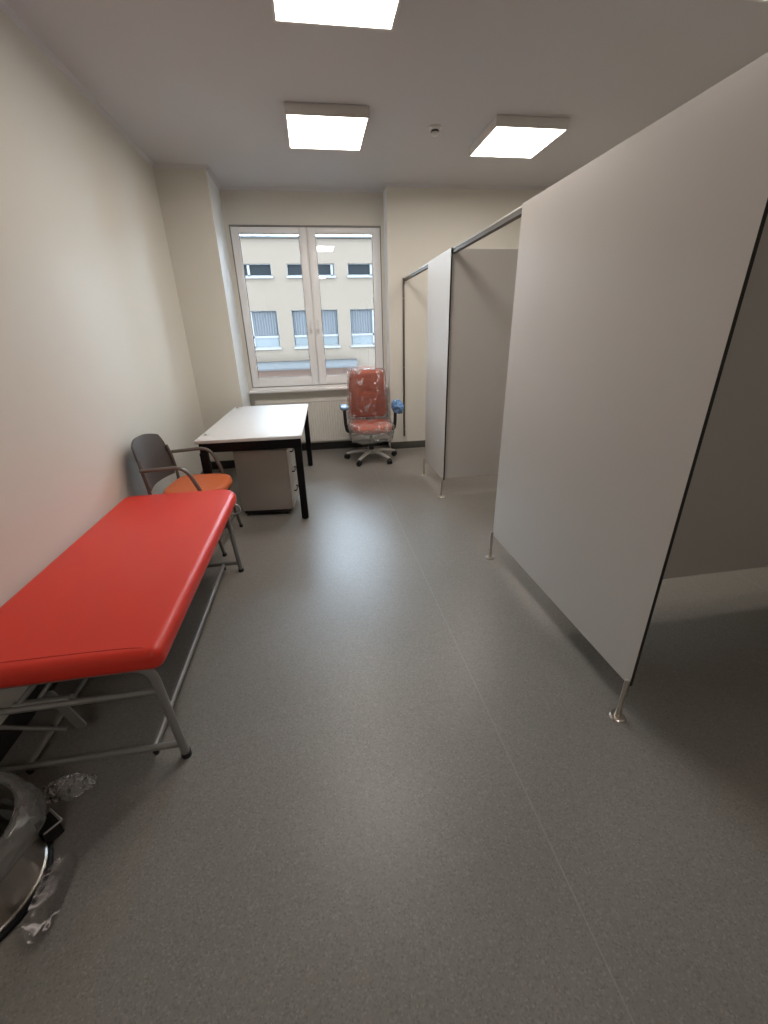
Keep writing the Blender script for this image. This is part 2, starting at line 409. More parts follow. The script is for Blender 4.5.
# ---------------------------------------------------------------- radiator below the window
rad = thing('radiator', 'long white ribbed panel radiator on the wall under the window', 'radiator', (0, 5.70, 0.14))
rx0, rx1, rh = -0.795, 0.80, 0.575
bm = nb(); n = 47; px = (rx1-rx0-0.03)/n
prof = []
for i in range(n):
    x = rx0+0.015+i*px
    prof += [(x, 0.0), (x+px*0.55, 0.0), (x+px*0.7, 0.006), (x+px*0.88, 0.006)]
prof.append((rx1-0.015, 0.0))
prof = [(rx0, 0.0)]+prof+[(rx1, 0.0)]
lo = [bm.verts.new((x, y, 0.035)) for x, y in prof]; hi = [bm.verts.new((x, y, rh-0.04)) for x, y in prof]
for i in range(len(prof)-1): bm.faces.new((lo[i], lo[i+1], hi[i+1], hi[i]))
add_box(bm, rx0, rx1, -0.001, 0.010, 0, 0.035, 0.002); add_box(bm, rx0, rx1, -0.001, 0.010, rh-0.04, rh-0.005, 0.002)
add_box(bm, rx0, rx1, 0.008, 0.014, 0.0, rh-0.005)
obj('front_panel', bm, 'rad', rad, smooth=False)
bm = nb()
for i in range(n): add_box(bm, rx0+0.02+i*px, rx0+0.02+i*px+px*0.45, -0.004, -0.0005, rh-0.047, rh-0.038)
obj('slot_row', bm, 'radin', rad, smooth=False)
bm = nb()
for i in range(n): add_box(bm, rx0+0.02+i*px, rx0+0.02+i*px+px*0.45, -0.005, -0.0005, 0.032, 0.044)
obj('lower_rib_ends', bm, 'sill', rad, smooth=False)
bm = nb(); add_box(bm, rx0-0.003, rx1+0.003, -0.004, 0.082, rh-0.005, rh, 0.001)
for i in range(60):
    x = rx0+0.02+i*(rx1-rx0-0.04)/60; add_box(bm, x, x+0.008, 0.008, 0.076, rh, rh+0.003)
obj('top_grille', bm, 'rad', rad, smooth=False)
obj('side_cover', add_box(nb(), rx0-0.004, rx0, -0.002, 0.082, 0.0, rh, 0.001), 'rad', rad)
obj('side_cover', add_box(nb(), rx1, rx1+0.004, -0.002, 0.082, 0.0, rh, 0.001), 'rad', rad)
obj('back_panel', add_box(nb(), rx0, rx1, 0.062, 0.075, 0.0, rh-0.01, 0.002), 'rad', rad)
for x in (rx0+0.2, rx1-0.2): obj('wall_bracket', add_box(nb(), x, x+0.03, 0.075, YN-5.7005, 0.08, rh-0.06), 'rad', rad)
bm = nb(); add_tube(bm, [(rx1-0.03, 0.04, 0.0), (rx1-0.03, 0.04, -0.05), (rx1-0.03, YN-5.70-0.001, -0.05)], 0.009, 12, bend=0.02)
add_lathe(bm, [(0.016, -0.03), (0.02, -0.02), (0.02, 0.0), (0.012, 0.005)], (rx1-0.03, 0.04, -0.005), 16)
obj('pipe_valve', bm, 'steel', rad)

# ---------------------------------------------------------------- cubicle partitions
def panel_obj(bm, parent):
    o = obj('panel', bm, 'panel', parent); o.data.materials.append(M['core'])
    return o
def laminate(name, label, loc, w, axis, feet):
    """12 mm compact laminate panel: grey faces, black core edge"""
    t = thing(name, label, 'partition', loc, 0, 'grey cubicle partition panels')
    th = 0.013; bm = nb()
    if axis == 'y': add_box(bm, 0, th, 0, w, BOT, TOP, 0.001, 1)
    else: add_box(bm, 0, w, -th/2, th/2, BOT, TOP, 0.001, 1)
    p = panel_obj(bm, t)
    for f in p.data.polygons:
        nrm = f.normal
        edge = (abs(nrm.y) > 0.5) if axis == 'y' else (abs(nrm.x) > 0.5)
        f.material_index = 1 if edge or nrm.z < -0.5 else 0
        f.use_smooth = False
    for fx, fy in feet:
        bm = nb(); add_lathe(bm, [(0.0095, 0.008), (0.0095, BOT+0.028), (0.007, BOT+0.031)], (fx, fy, 0), 20)
        ft = obj('support_foot', bm, 'steel', t)
        bm = nb(); add_lathe(bm, [(0.031, 0), (0.031, 0.004), (0.027, 0.008), (0.013, 0.009), (0.0125, 0.016), (0.0095, 0.017)], (fx, fy, 0), 28)
        obj('floor_rosette', bm, 'steel', ft)
    return t
laminate('cubicle_partition', 'wide light grey cubicle front panel nearest the camera, on two steel feet', (Xp, 1.073, 0), 2.451-1.073, 'y', [(-0.0105, 0.006), (-0.0105, 1.378-0.012)])
laminate('cubicle_partition', 'narrow light grey cubicle front panel farther away, between the two doorways', (Xp, 3.651, 0), 4.361-3.651, 'y', [(-0.0105, 0.006), (-0.0105, 0.70)])
laminate('cubicle_partition', 'grey dividing panel behind the black edge of the wide front panel at the right', (Xp+0.016, 1.735, 0), XR-Xp-0.016, 'x', [])
laminate('cubicle_partition', 'grey dividing panel seen through the far doorway, behind the narrow front panel', (Xp+0.016, 3.70, 0), XR-Xp-0.016, 'x', [])
hr = thing('head_rail', 'slim aluminium head rail along the top of the cubicle fronts', 'rail', (Xp+0.0135, 0, 0))
bm = nb(); add_box(bm, 0, 0.038, 1.09, 1.7275, TOP-0.009, TOP, 0.002)
add_box(bm, 0, 0.038, 1.7425, 3.6925, TOP-0.009, TOP, 0.002); add_box(bm, 0, 0.038, 3.7075, YB-0.0005, TOP-0.009, TOP, 0.002)
obj('rail_profile', bm, 'alu', hr)
bm = nb(); add_box(bm, 0.002, 0.036, 1.09, 1.7275, TOP-0.034, TOP-0.0095)
add_box(bm, 0.002, 0.036, 1.7425, 3.6925, TOP-0.034, TOP-0.0095); add_box(bm, 0.002, 0.036, 3.7075, YB-0.0005, TOP-0.034, TOP-0.0095)
obj('rail_groove', bm, 'darkmetal', hr, smooth=False)
ch = thing('wall_channel', 'dark brown vertical wall channel on the cream wall right of the office chair', 'wall channel', (Xp, YB, BOT))
bm = nb(); add_box(bm, 0, 0.022, -0.02, -0.0005, 0, TOP-BOT, 0.002)
obj('channel_profile', bm, 'brown', ch)
for z in (0.1, 0.9, 1.7): obj('screw_cap', add_lathe(nb(), [(0.005, -0.003), (0.005, 0), (0.003, 0.0)], (0.011, -0.02, z), 12, axis='y'), 'steel', ch)

# ---------------------------------------------------------------- ceiling lights and detector
def make_light(name, label, loc):
    t = thing(name, label, 'ceiling light', loc, 0, 'square ceiling lights')
    W, D, H = 0.606, 0.606, 0.068
    bm = nb()
    add_box(bm, 0, W, 0, 0.013, -H, 0, 0.002); add_box(bm, 0, W, D-0.013, D, -H, 0, 0.002)
    add_box(bm, 0, 0.013, 0.013, D-0.013, -H, 0, 0.002); add_box(bm, W-0.013, W, 0.013, D-0.013, -H, 0, 0.002)
    add_box(bm, 0.013, W-0.013, 0.013, D-0.013, -0.012, -0.002)
    obj('housing', bm, 'lampbody', t)
    obj('diffuser', add_box(nb(), 0.0135, W-0.0135, 0.0135, D-0.0135, -H+0.003, -H+0.009, 0.001), 'lamp', t)
    return t
L2 = make_light('ceiling_light', 'square ceiling light in the middle, hanging lowest above the window', (-0.051, 3.872, ZC-0.002))
dup(L2, (-0.051, 2.317, ZC-0.002), 0, 'square ceiling light cut off by the top edge of the photo')
dup(L2, (1.543, 3.914, ZC-0.002), 0, 'square ceiling light at the right, above the grey cubicles')
dim_light = dup(L2, (2.14, 1.909, ZC-0.002), 0, 'ceiling light at the top right corner, only its frame edge showing')
dup(L2, (-0.051, -1.9, ZC-0.002), 0, 'unseen square ceiling light added behind the camera to brighten the foreground')  # added lamp out of view, lifts the dark foreground and near divider
for c_ in dim_light.children:      # dimmed to keep the cubicle divider beyond it dark
    if c_.name.startswith('diffuser'):
        c_.data = c_.data.copy(); c_.data.materials[0] = M['dimlamp']
sd = thing('smoke_detector', 'small round white smoke detector on the ceiling between two lights', 'smoke detector', (1.128, 4.168, ZC))
bm = nb(); add_lathe(bm, [(0.05, 0.0), (0.05, -0.008), (0.044, -0.014), (0.03, -0.02)], seg=28); obj('base', bm, 'white', sd)
bm = nb(); add_lathe(bm, [(0.030, -0.02), (0.034, -0.028), (0.034, -0.034), (0.028, -0.036)], seg=24); obj('sensor_grille', bm, 'lampseam', sd)
bm = nb(); add_lathe(bm, [(0.033, -0.036), (0.033, -0.044), (0.022, -0.054), (0.008, -0.057)], seg=24); obj('cap', bm, 'white', sd)

# ---------------------------------------------------------------- examination couch
cx, cy = -0.96, 1.985
co = thing('examination_couch', 'long red padded examination couch on a grey tube frame along the left wall', 'couch', (cx, cy, 0))
X0, X1, Y0, Y1 = -1.332-cx, -0.596-cx, 1.190-cy, 2.84-cy
bm = nb(); add_prism(bm, rrect(X0, X1, Y0, Y1, [0.12, 0.06, 0.040, 0.040], 8), 0.452, 0.537, 0.034, 6)
bmesh.ops.recalc_face_normals(bm, faces=bm.faces)
obj('mattress', bm, 'red', co, angle=60)
bm = nb(); add_tube(bm, [(X0+0.03, Y0+0.048, 0.5372), (X1-0.22, Y0+0.045, 0.5372), (X1-0.10, Y0+0.040, 0.5372), (X1-0.06, Y0+0.034, 0.5365)], 0.0018, 8, bend=0.06)
obj('seam', bm, 'redseam', co)
obj('baseboard_sheet', add_box(nb(), X0+0.03, X1-0.04, Y0+0.03, Y1-0.03, 0.448, 0.454, 0.002), 'blk', co)
for fy, nm in ((1.219-cy, 'near'), (2.606-cy, 'far')):
    xr, xl = -0.622-cx, -1.30-cx
    bm = nb()
    add_tube(bm, [(xr, fy, 0.012), (xr-0.028, fy, 0.462), (xl+0.028, fy, 0.462), (xl, fy, 0.012)], 0.0155, 16, bend=0.07)
    ef = obj('end_frame', bm, 'grey', co)
    bm = nb(); add_tube(bm, [(xr-0.006, fy, 0.068), (xl+0.006, fy, 0.068)], 0.0125, 14)
    obj('lower_crossbar', bm, 'grey', ef)
    bm = nb(); add_tube(bm, [(xr-0.022, fy, 0.345), (xl+0.022, fy, 0.345)], 0.012, 14)
    obj('upper_crossbar', bm, 'grey', ef)
    for x in (xr, xl):
        bm = nb(); add_lathe(bm, [(0.018, 0.0), (0.0195, 0.004), (0.0185, 0.022)], (x, fy, 0), 20)
        obj('rubber_foot', bm, 'blk', ef)
for x in (-0.728-cx, -1.168-cx):
    bm = nb(); add_tube(bm, [(x, 1.219-cy, 0.064), (x, 2.606-cy, 0.064)], 0.012, 14)
    r_ = obj('floor_rail', bm, 'grey', co)
    for y in (1.225-cy, 2.6-cy): obj('bolt_cap', add_lathe(nb(), [(0.009, 0.052), (0.012, 0.045), (0.010, 0.03), (0.006, 0.026)], (x, y, 0), 12), 'blk', r_)
# head support mechanism beneath the near end
bm = nb()
add_tube(bm, [(-1.10-cx, 1.23-cy, 0.36), (-1.02-cx, 1.42-cy, 0.445)], 0.010, 10)
add_tube(bm, [(-1.06-cx, 1.24-cy, 0.34), (-0.98-cx, 1.43-cy, 0.445)], 0.008, 10)
add_tube(bm, [(-1.12-cx, 1.235-cy, 0.345), (-0.94-cx, 1.235-cy, 0.345)], 0.018, 12)
obj('support_arm', bm, 'grey', co)
bm = nb()
Mx = Matrix.Translation((-1.02-cx, 1.30-cy, 0.22)) @ Matrix.Rotation(R(-18), 4, 'Y') @ Matrix.Rotation(R(90), 4, 'X')
add_prism(bm, rrect(-0.020, 0.020, -0.085, 0.12, 0.014, 5), -0.004, 0.004, 0.001, 1, Mx)
lv = obj('adjusting_lever', bm, 'grey', co)
bm = nb(); add_tube(bm, [(-1.04-cx, 1.29-cy, 0.15), (-1.275-cx, 1.30-cy, 0.20)], 0.008, 10)
obj('push_rod', bm, 'grey', lv)
bm = nb(); add_box(bm, -1.12-cx, -0.90-cx, 1.40-cy, 1.44-cy, 0.435, 0.452, 0.003); obj('hinge_plate', bm, 'grey', co)

# ---------------------------------------------------------------- visitor chair
vc = thing('visitor_chair', 'orange seated visitor armchair with dark grey backrest between couch and desk', 'chair', (-0.990, 3.13, 0), R(-5))
bm = nb(); pl = []
# seat plan with a rounded front (local +x is the front)
for k in range(48):
    a = 2*PI*k/48; c, s = math.cos(a), math.sin(a)
    e = 0.75 if c > 0 else 0.35
    pl.append((0.045+(0.235 if c > 0 else 0.20)*abs(c)**e*(1 if c > 0 else -1), 0.225*abs(s)**0.55*(1 if s > 0 else -1)))
add_prism(bm, pl, 0.43, 0.502, 0.030, 5); obj('seat', bm, 'orange', vc, angle=60)
bm = nb(); add_prism(bm, [(x*0.93, y*0.93) for x, y in pl], 0.412, 0.43, 0.004, 2); obj('seat_pan', bm, 'blk', vc)
# backrest: curved shell
NU, NV = 28, 16; bm = nb()
def back_pt(u, v, off=0.0):
    y = (u-0.5)*0.455+0.012; z = 0.515+v*0.345
    x = -0.185-0.05*v-0.05*(1-(2*u-1)**2)
    x -= off
    return Vector((x, y, z))
def in_back(u, v):
    # squash corners: rounded top corners
    y = (u-0.5)*2; hw = 1.0-0.13*max(0, (v-0.7)/0.3)**2.2-0.10*max(0, (0.25-v)/0.25)**2
    return y*hw
g = {}
for side in (0, 1):
    for i in range(NU+1):
        for j in range(NV+1):
            u = i/NU; v = j/NV; yy = in_back(u, v); p = back_pt(0.5+yy/2, v, 0.014*side)
            p.z -= 0.045*max(0, abs(yy)-0.2)**2/0.64*v
            g[side, i, j] = bm.verts.new(p)
for i in range(NU):
    for j in range(NV):
        bm.faces.new((g[0, i, j], g[0, i+1, j], g[0, i+1, j+1], g[0, i, j+1]))
        bm.faces.new((g[1, i, j], g[1, i, j+1], g[1, i+1, j+1], g[1, i+1, j]))
rim = [(i, 0) for i in range(NU)]+[(NU, j) for j in range(NV)]+[(i, NV) for i in range(NU, 0, -1)]+[(0, j) for j in range(NV, 0, -1)]
for a, b in zip(rim, rim[1:]+rim[:1]): bm.faces.new((g[0, a[0], a[1]], g[0, b[0], b[1]], g[1, b[0], b[1]], g[1, a[0], a[1]]))
obj('backrest', bm, 'dgrey', vc, angle=50)
for s in (-1, 1):
    y = s*0.245
    bm = nb()
    add_tube(bm, [(-0.255, y*1.03, 0.012), (-0.195, y, 0.30), (-0.185, y, 0.52), (-0.20, y*0.99, 0.66), (-0.215, y*0.93, 0.74)], 0.0115, 12, bend=0.05)
    add_tube(bm, [(-0.19, y, 0.405), (0.17, y, 0.405)], 0.0105, 12)
    add_tube(bm, [(0.165, y, 0.42), (0.175, y, 0.37), (0.235, y*1.03, 0.012)], 0.0115, 12, bend=0.03)
    sf = obj('side_frame', bm, 'frame', vc)
    for x in (-0.255, 0.235):
        bm = nb(); add_lathe(bm, [(0.0145, 0), (0.0155, 0.003), (0.0145, 0.022)], (x, y*1.03, 0), 14); obj('rubber_foot', bm, 'blk', sf)
    bm = nb()
    add_tube(bm, [(-0.205, y*1.03, 0.678), (0.090, y*1.07, 0.698), (0.160, y*1.05, 0.53), (0.172, y*1.01, 0.405)], 0.0160, 14, bend=0.075, flat=0.8)
    obj('armrest', bm, 'frame', vc)
obj('crossbar', add_tube(nb(), [(0.215, -0.25, 0.13), (0.215, 0.25, 0.13)], 0.009, 12), 'frame', vc)
obj('crossbar', add_tube(nb(), [(-0.19, -0.245, 0.405), (-0.19, 0.245, 0.405)], 0.0105, 12), 'frame', vc)
bm = nb(); lp = [(0.372+0.036*math.cos(a), -0.262, 0.375+0.036*math.sin(a)) for a in [R(d) for d in range(-110, 111, 20)]]
add_tube(bm, [(0.17, -0.25, 0.34)]+lp+[(0.17, -0.25, 0.405)], 0.0055, 10)
obj('linking_loop', bm, 'chrome', vc)

# ---------------------------------------------------------------- desk
dk = thing('office_desk', 'rectangular desk with pale grey top and black steel legs by the window', 'desk', (-0.985, 3.405, 0), R(-1.465))
W, D, ZT = 0.838, 1.681, 0.749
bm = nb(); add_box(bm, 0, W, 0, D, ZT-0.025, ZT, 0.002); obj('desktop', bm, 'desk', dk)
bm = nb()
add_box(bm, 0.025, W-0.012, 0.012, 0.052, ZT-0.102, ZT-0.0255, 0.002); add_box(bm, 0.025, W-0.012, D-0.052, D-0.012, ZT-0.102, ZT-0.0255, 0.002)
add_box(bm, 0.02, 0.06, 0.053, D-0.053, ZT-0.085, ZT-0.0255, 0.002); add_box(bm, W-0.11, W-0.07, 0.053, D-0.053, ZT-0.085, ZT-0.0255, 0.002)
obj('under_frame', bm, 'blkm', dk)
for x in (0.018, W-0.072):
    for y in (0.010, D-0.064):
        lg = obj('leg', add_box(nb(), x, x+0.058, y, y+0.058, 0.012, ZT-0.1035, 0.003), 'blkm', dk)
        bm = nb(); add_lathe(bm, [(0.02, 0), (0.022, 0.003), (0.022, 0.012)], (x+0.028, y+0.028, 0), 16); obj('levelling_foot', bm, 'blk', lg)
for gx, gy in ((0.042, 0.215), (0.045, 1.60)):
    bm = nb(); add_lathe(bm, [(0.030, ZT), (0.030, ZT+0.003), (0.024, ZT+0.004), (0.018, ZT+0.001)], (gx, gy, 0), 28)
    gr = obj('cable_grommet', bm, 'alu', dk); bm = nb(); add_prism(bm, rrect(-0.016+gx, 0.002+gx, -0.014+gy, 0.014+gy, 0.006), ZT+0.001, ZT+0.0045, 0.0005, 1); obj('grommet_slot', bm, 'blk', gr)

# pedestal under the desk
pd = thing('drawer_pedestal', 'pale three-drawer mobile pedestal on castors under the desk', 'drawer unit', (-0.497, 3.76, 0), R(-5))
pw, pdp, pz0, pz1 = 0.450, 0.43, 0.058, 0.605
bm = nb(); add_box(bm, -pw/2, pw/2-0.02, -pdp/2, pdp/2, pz0, pz1, 0.002); obj('carcass', bm, 'ped', pd)
obj('plinth', add_box(nb(), -pw/2+0.015, pw/2-0.03, -pdp/2+0.012, pdp/2-0.012, 0.030, pz0, 0.002), 'blk', pd)
zz = pz0+0.002
for h in (0.175, 0.18, 0.18):
    dr = obj('drawer_front', add_box(nb(), pw/2-0.0195, pw/2, -pdp/2+0.002, pdp/2-0.002, zz, zz+h, 0.0015), 'ped', pd)
    bm = nb(); add_tube(bm, [(pw/2, -0.07, zz+h-0.055), (pw/2+0.022, -0.07, zz+h-0.055), (pw/2+0.022, 0.07, zz+h-0.055), (pw/2, 0.07, zz+h-0.055)], 0.006, 10, bend=0.01)
    obj('handle', bm, 'blk', dr); zz += h+0.004
for x in (-pw/2+0.035, pw/2-0.06):
    for y in (-pdp/2+0.04, pdp/2-0.04):
        bm = nb(); add_lathe(bm, [(0.021, -0.011), (0.024, -0.009), (0.024, 0.009), (0.021, 0.011)], (x, y, 0.024), 20, axis='x'); add_box(bm, x-0.014, x+0.014, y-0.014, y+0.014, 0.0255, 0.0295, 0.001)
        obj('castor', bm, 'blk', pd)

# ---------------------------------------------------------------- office chair
OX, OY = 0.635, 5.13
oc = thing('office_chair', 'terracotta office swivel chair wrapped in clear plastic in front of the radiator', 'office chair', (OX, OY, 0))
# star base
bm = nb(); add_lathe(bm, [(0.035, 0.075), (0.05, 0.085), (0.045, 0.125), (0.028, 0.135)], seg=24)
for a in (163, 234, 305, 17, 90):
    ca, sa = math.cos(R(a)), math.sin(R(a))
    pts = [(0.03*ca, 0.03*sa, 0.112), (0.15*ca, 0.15*sa, 0.108), (0.27*ca, 0.27*sa, 0.088), (0.325*ca, 0.325*sa, 0.072)]
    add_tube(bm, pts, [0.032, 0.026, 0.021, 0.018], 12, flat=0.8)
base = obj('star_base', bm, 'chrome', oc)
for a in (163, 234, 305, 17, 90):
    ca, sa = math.cos(R(a)), math.sin(R(a)); x, y = 0.325*ca, 0.325*sa
    bm = nb()
    for s in (-1, 1): add_lathe(bm, [(0.027, -0.011), (0.0325, -0.007), (0.0325, 0.007), (0.027, 0.011)], (s*0.018, 0, 0), 20, axis='x')
    add_tube(bm, [(-0.01, 0, 0), (0.01, 0, 0)], 0.018, 14); add_tube(bm, [(0, 0, 0.0), (0, 0, 0.045)], 0.011, 10)
    bmesh.ops.transform(bm, matrix=Matrix.Translation((x, y, 0.0325)) @ Matrix.Rotation(R(a*1.7+30), 4, 'Z'), verts=bm.verts)
    obj('castor', bm, 'blk', oc)
bm = nb(); add_lathe(bm, [(0.032, 0.10), (0.032, 0.22), (0.024, 0.225), (0.018, 0.23), (0.018, 0.34)], seg=20)
obj('gas_column', bm, 'blk', oc)
bm = nb(); add_box(bm, -0.11, 0.11, -0.12, 0.17, 0.335, 0.385, 0.015); add_tube(bm, [(0.10, -0.05, 0.345), (0.22, -0.06, 0.345)], 0.006, 8)
add_tube(bm, [(0, 0.12, 0.36), (0, 0.27, 0.37), (0, 0.29, 0.50)], 0.022, 12, bend=0.05, flat=0.6)
obj('tilt_mechanism', bm, 'blk', oc)
sp = rrect(-0.245, 0.245, -0.245, 0.22, [0.09, 0.09, 0.12, 0.12], 8)
bm = nb(); add_prism(bm, sp, 0.388, 0.475, 0.036, 6)
for v in bm.verts:
    if v.co.y < -0.12: v.co.z -= (abs(v.co.y+0.12)**2)*1.4
obj('seat', bm, 'brick', oc, angle=60)
# backrest: slightly curved, leaning
bm = nb(); NU, NV = 20, 26; g = {}
def bk(u, v, off):
    hw = (0.246-0.030*v); z = 0.50+v*0.575
    x = (u*2-1)*hw
    r = 0.04
    y = 0.205+0.045*v-0.03*(1-(2*u-1)**2)+0.02*math.sin(v*PI)*-1+off
    return Vector((x, y, z))
for side in (0, 1):
    for i in range(NU+1):
        for j in range(NV+1):
            u, v = i/NU, j/NV
            e = max(abs(2*u-1), 0); f = abs(2*v-1)
            edge = max(0, (max(e, f)-0.86)/0.14)
            th = 0.028*math.sqrt(max(0, 1-edge**2))+0.004
            p = bk(u, v, 0.035+(th if side else -th))
            cr_ = max(0, e-0.8)/0.2*max(0, f-0.86)/0.14
            p.z -= 0.030*cr_*(1 if v > 0.5 else -1); p.x *= 1-0.05*cr_
            g[side, i, j] = bm.verts.new(p)
for i in range(NU):
    for j in range(NV):
        bm.faces.new((g[0, i, j], g[0, i+1, j], g[0, i+1, j+1], g[0, i, j+1]))
        bm.faces.new((g[1, i, j], g[1, i, j+1], g[1, i+1, j+1], g[1, i+1, j]))
rim = [(i, 0) for i in range(NU)]+[(NU, j) for j in range(NV)]+[(i, NV) for i in range(NU, 0, -1)]+[(0, j) for j in range(NV, 0, -1)]
for a, b in zip(rim, rim[1:]+rim[:1]): bm.faces.new((g[0, a[0], a[1]], g[0, b[0], b[1]], g[1, b[0], b[1]], g[1, a[0], a[1]]))
br = obj('backrest', bm, 'brick', oc, angle=60)
# film over backrest and seat
def wrap_back(u, v):
    # sleeve all round the backrest: u goes round, v up
    a = u*2*PI; e = 0.28
    c, s = math.cos(a), math.sin(a); cx_ = abs(c)**e*(1 if c > 0 else -1); sy = abs(s)**e*(1 if s > 0 else -1)
    top = 1.0-max(0, v-0.93)/0.07*0.9
    hw = (0.260-0.030*v)*(1 if v < 0.93 else 0.9+0.1*top); z = 0.475+min(v, 0.965)/0.965*0.617
    p = Vector((cx_*hw, 0.233+0.045*v-0.03*(1-cx_*cx_)-0.02*math.sin(v*PI)+sy*0.042*max(0.05, top), z))
    return p, Vector((cx_*0.5, sy, 0)).normalized()
obj('plastic_wrap', crumple(wrap_back, 150, 80, 0.014, 24, 3, 0.75), 'film', br, smooth=False)
def wrap_seat(u, v):
    # hood over the seat which hangs down in a loose skirt: v from centre top to the hanging hem
    a = u*2*PI; c, s = math.cos(a), math.sin(a); e = 0.5
    cx_ = abs(c)**e*(1 if c > 0 else -1); sy = abs(s)**e*(1 if s > 0 else -1)
    if v < 0.5:
        q = v/0.5; r_ = q; z = 0.492-0.012*q**4
        n_ = Vector((0, 0, 1))
        p = Vector((cx_*0.258*r_, -0.012+sy*0.25*r_, z-0.03*max(0, -sy*r_-0.5)))
    else:
        q = (v-0.5)/0.5; p = Vector((cx_*(0.262+0.012*math.sin(q*PI)-0.02*q*q), -0.012+sy*(0.25+0.01*q-0.03*q*q), 0.475-0.205*q-0.03*max(0, -sy-0.5)*(1-q)))
        if s < 0: p.z -= 0.01*math.sin(a*6)*q
        n_ = Vector((cx_, sy, 0.2)).normalized()
    return p, n_
seat_ = [c for c in oc.children if c.name.startswith('seat')][0]
obj('plastic_wrap', crumple(lambda u, v: wrap_seat(u, v*0.58), 110, 40, 0.012, 15, 8, 0.7), 'film', seat_, smooth=False)
obj('hanging_wrap', crumple(lambda u, v: wrap_seat(u, 0.58+v*0.42), 130, 24, 0.022, 17, 8, 0.6), 'skirtfilm', seat_, smooth=False)
for s in (-1, 1):
    bm = nb(); add_tube(bm, [(s*0.10, 0.0, 0.372), (s*0.295, 0.0, 0.376), (s*0.310, 0.0, 0.46), (s*0.316, -0.01, 0.665)], 0.016, 12, bend=0.03, flat=1.3)
    ar = obj('armrest', bm, 'blk', oc)
    bm = nb(); add_prism(bm, rrect(s*0.318-0.038, s*0.318+0.038, -0.14, 0.10, 0.03, 6), 0.662, 0.690, 0.010, 3); obj('arm_pad', bm, 'blk', ar)
def cover(cxw, cyw, cz, rx, ry, rz, e=0.6):
    def f(u, v):
        a = u*2*PI; b = (v-0.5)*PI; c, s = math.cos(a), math.sin(a); cb, sb = math.cos(b), math.sin(b)
        pw_ = lambda t, k: abs(t)**k*(1 if t > 0 else -1)
        d = Vector((pw_(c, e)*pw_(cb, e), pw_(s, e)*pw_(cb, e), pw_(sb, e)))
        return Vector((cxw+d.x*rx, cyw+d.y*ry, cz+d.z*rz)), d.normalized()
    return f
tag(obj('shoe_cover', crumple(cover(OX-0.318, OY-0.02, 0.680, 0.052, 0.152, 0.024), 40, 24, 0.008, 22, 2, 0.4), 'blue2', angle=180), 'pale blue plastic cover smoothed over the left armrest of the office chair', 'plastic cover')
tag(obj('shoe_cover', crumple(cover(OX+0.335, OY-0.03, 0.655, 0.064, 0.15, 0.066, 0.9), 56, 36, 0.032, 20, 5, 0.35), 'blue', smooth=False), 'crumpled blue plastic cover bunched on the right armrest of the office chair', 'plastic cover')

# ---------------------------------------------------------------- pedal bin, its liner, and film on the floor
BX, BY = -1.105, 0.85
wb = thing('pedal_bin', 'brushed steel pedal bin in the lower left corner with a black base ring', 'waste bin', (BX, BY, 0))
bm = nb(); add_lathe(bm, [(0.168, 0.018), (0.168, 0.03), (0.163, 0.034), (0.163, 0.265), (0.166, 0.271), (0.160, 0.273), (0.157, 0.265), (0.157, 0.04)], seg=64, cap=False)
obj('body', bm, 'steel', wb)
bm = nb(); add_lathe(bm, [(0.166, 0.0), (0.176, 0.004), (0.177, 0.016), (0.170, 0.022), (0.15, 0.022)], seg=64); obj('base_ring', bm, 'blkm', wb)
bm = nb(); Mp = Matrix.Rotation(R(52), 4, 'Z')
add_box(bm, 0.165, 0.215, -0.032, 0.032, 0.006, 0.062, 0.004, 2, Mp); pdl = obj('pedal_housing', bm, 'blk', wb)
bm = nb(); add_box(bm, 0.214, 0.222, -0.036, 0.036, 0.060, 0.063, 0.001, 1, Mp); add_tube(bm, [Mp @ Vector((0.218, -0.037, 0.064)), Mp @ Vector((0.218, 0.037, 0.064))], 0.003, 8)
add_tube(bm, [Mp @ Vector((0.168, -0.035, 0.066)), Mp @ Vector((0.218, -0.037, 0.064))], 0.003, 8)
obj('pedal', bm, 'chrome', pdl)
def liner(u, v):
    a = u*2*PI; c, s = math.cos(a), math.sin(a)
    if v < 0.3:
        q = v/0.3; r_ = 0.148+0.012*q; z = 0.12+0.165*q
    else:
        q = (v-0.3)/0.7; r_ = 0.178+0.03*math.sin(q*PI)+0.012*math.sin(a*5)*q; z = 0.287-(0.11+0.10*max(0, math.sin(a-0.3)))*q
    return Vector((BX+r_*c, BY+r_*s, z)), Vector((c, s, 0.15)).normalized()
tag(obj('bin_liner', crumple(liner, 120, 44, 0.016, 16, 11, 0.6), 'liner', angle=180), 'clear plastic liner folded over the rim of the steel bin', 'bin liner')
def tail(cx_, cy_, rx, ry, h, ang):
    ca, sa = math.cos(ang), math.sin(ang)
    def f(u, v):
        x = (u-0.5)*2*rx; y = (v-0.5)*2*ry*(0.55+0.45*math.sin(u*PI)); r2 = min(1, (2*u-1)**2+(2*v-1)**2)
        return Vector((cx_+x*ca-y*sa, cy_+x*sa+y*ca, 0.012+h*(1-r2)+0.014)), Vector((0, 0, 1))
    return f
tag(obj('plastic_film', crumple(tail(-1.0, 1.135, 0.085, 0.05, 0.04, 0.15), 44, 34, 0.020, 30, 4, 0.6), 'film2', smooth=False), 'crumpled scrap of clear film on the floor under the couch end', 'plastic film')
tag(obj('plastic_film', crumple(tail(-0.888, 0.81, 0.045, 0.11, -0.008, 0.1), 40, 50, 0.004, 14, 14, 0.4), 'film', angle=180), 'thin wrinkled clear film lying on the floor beside the bin base', 'plastic film')

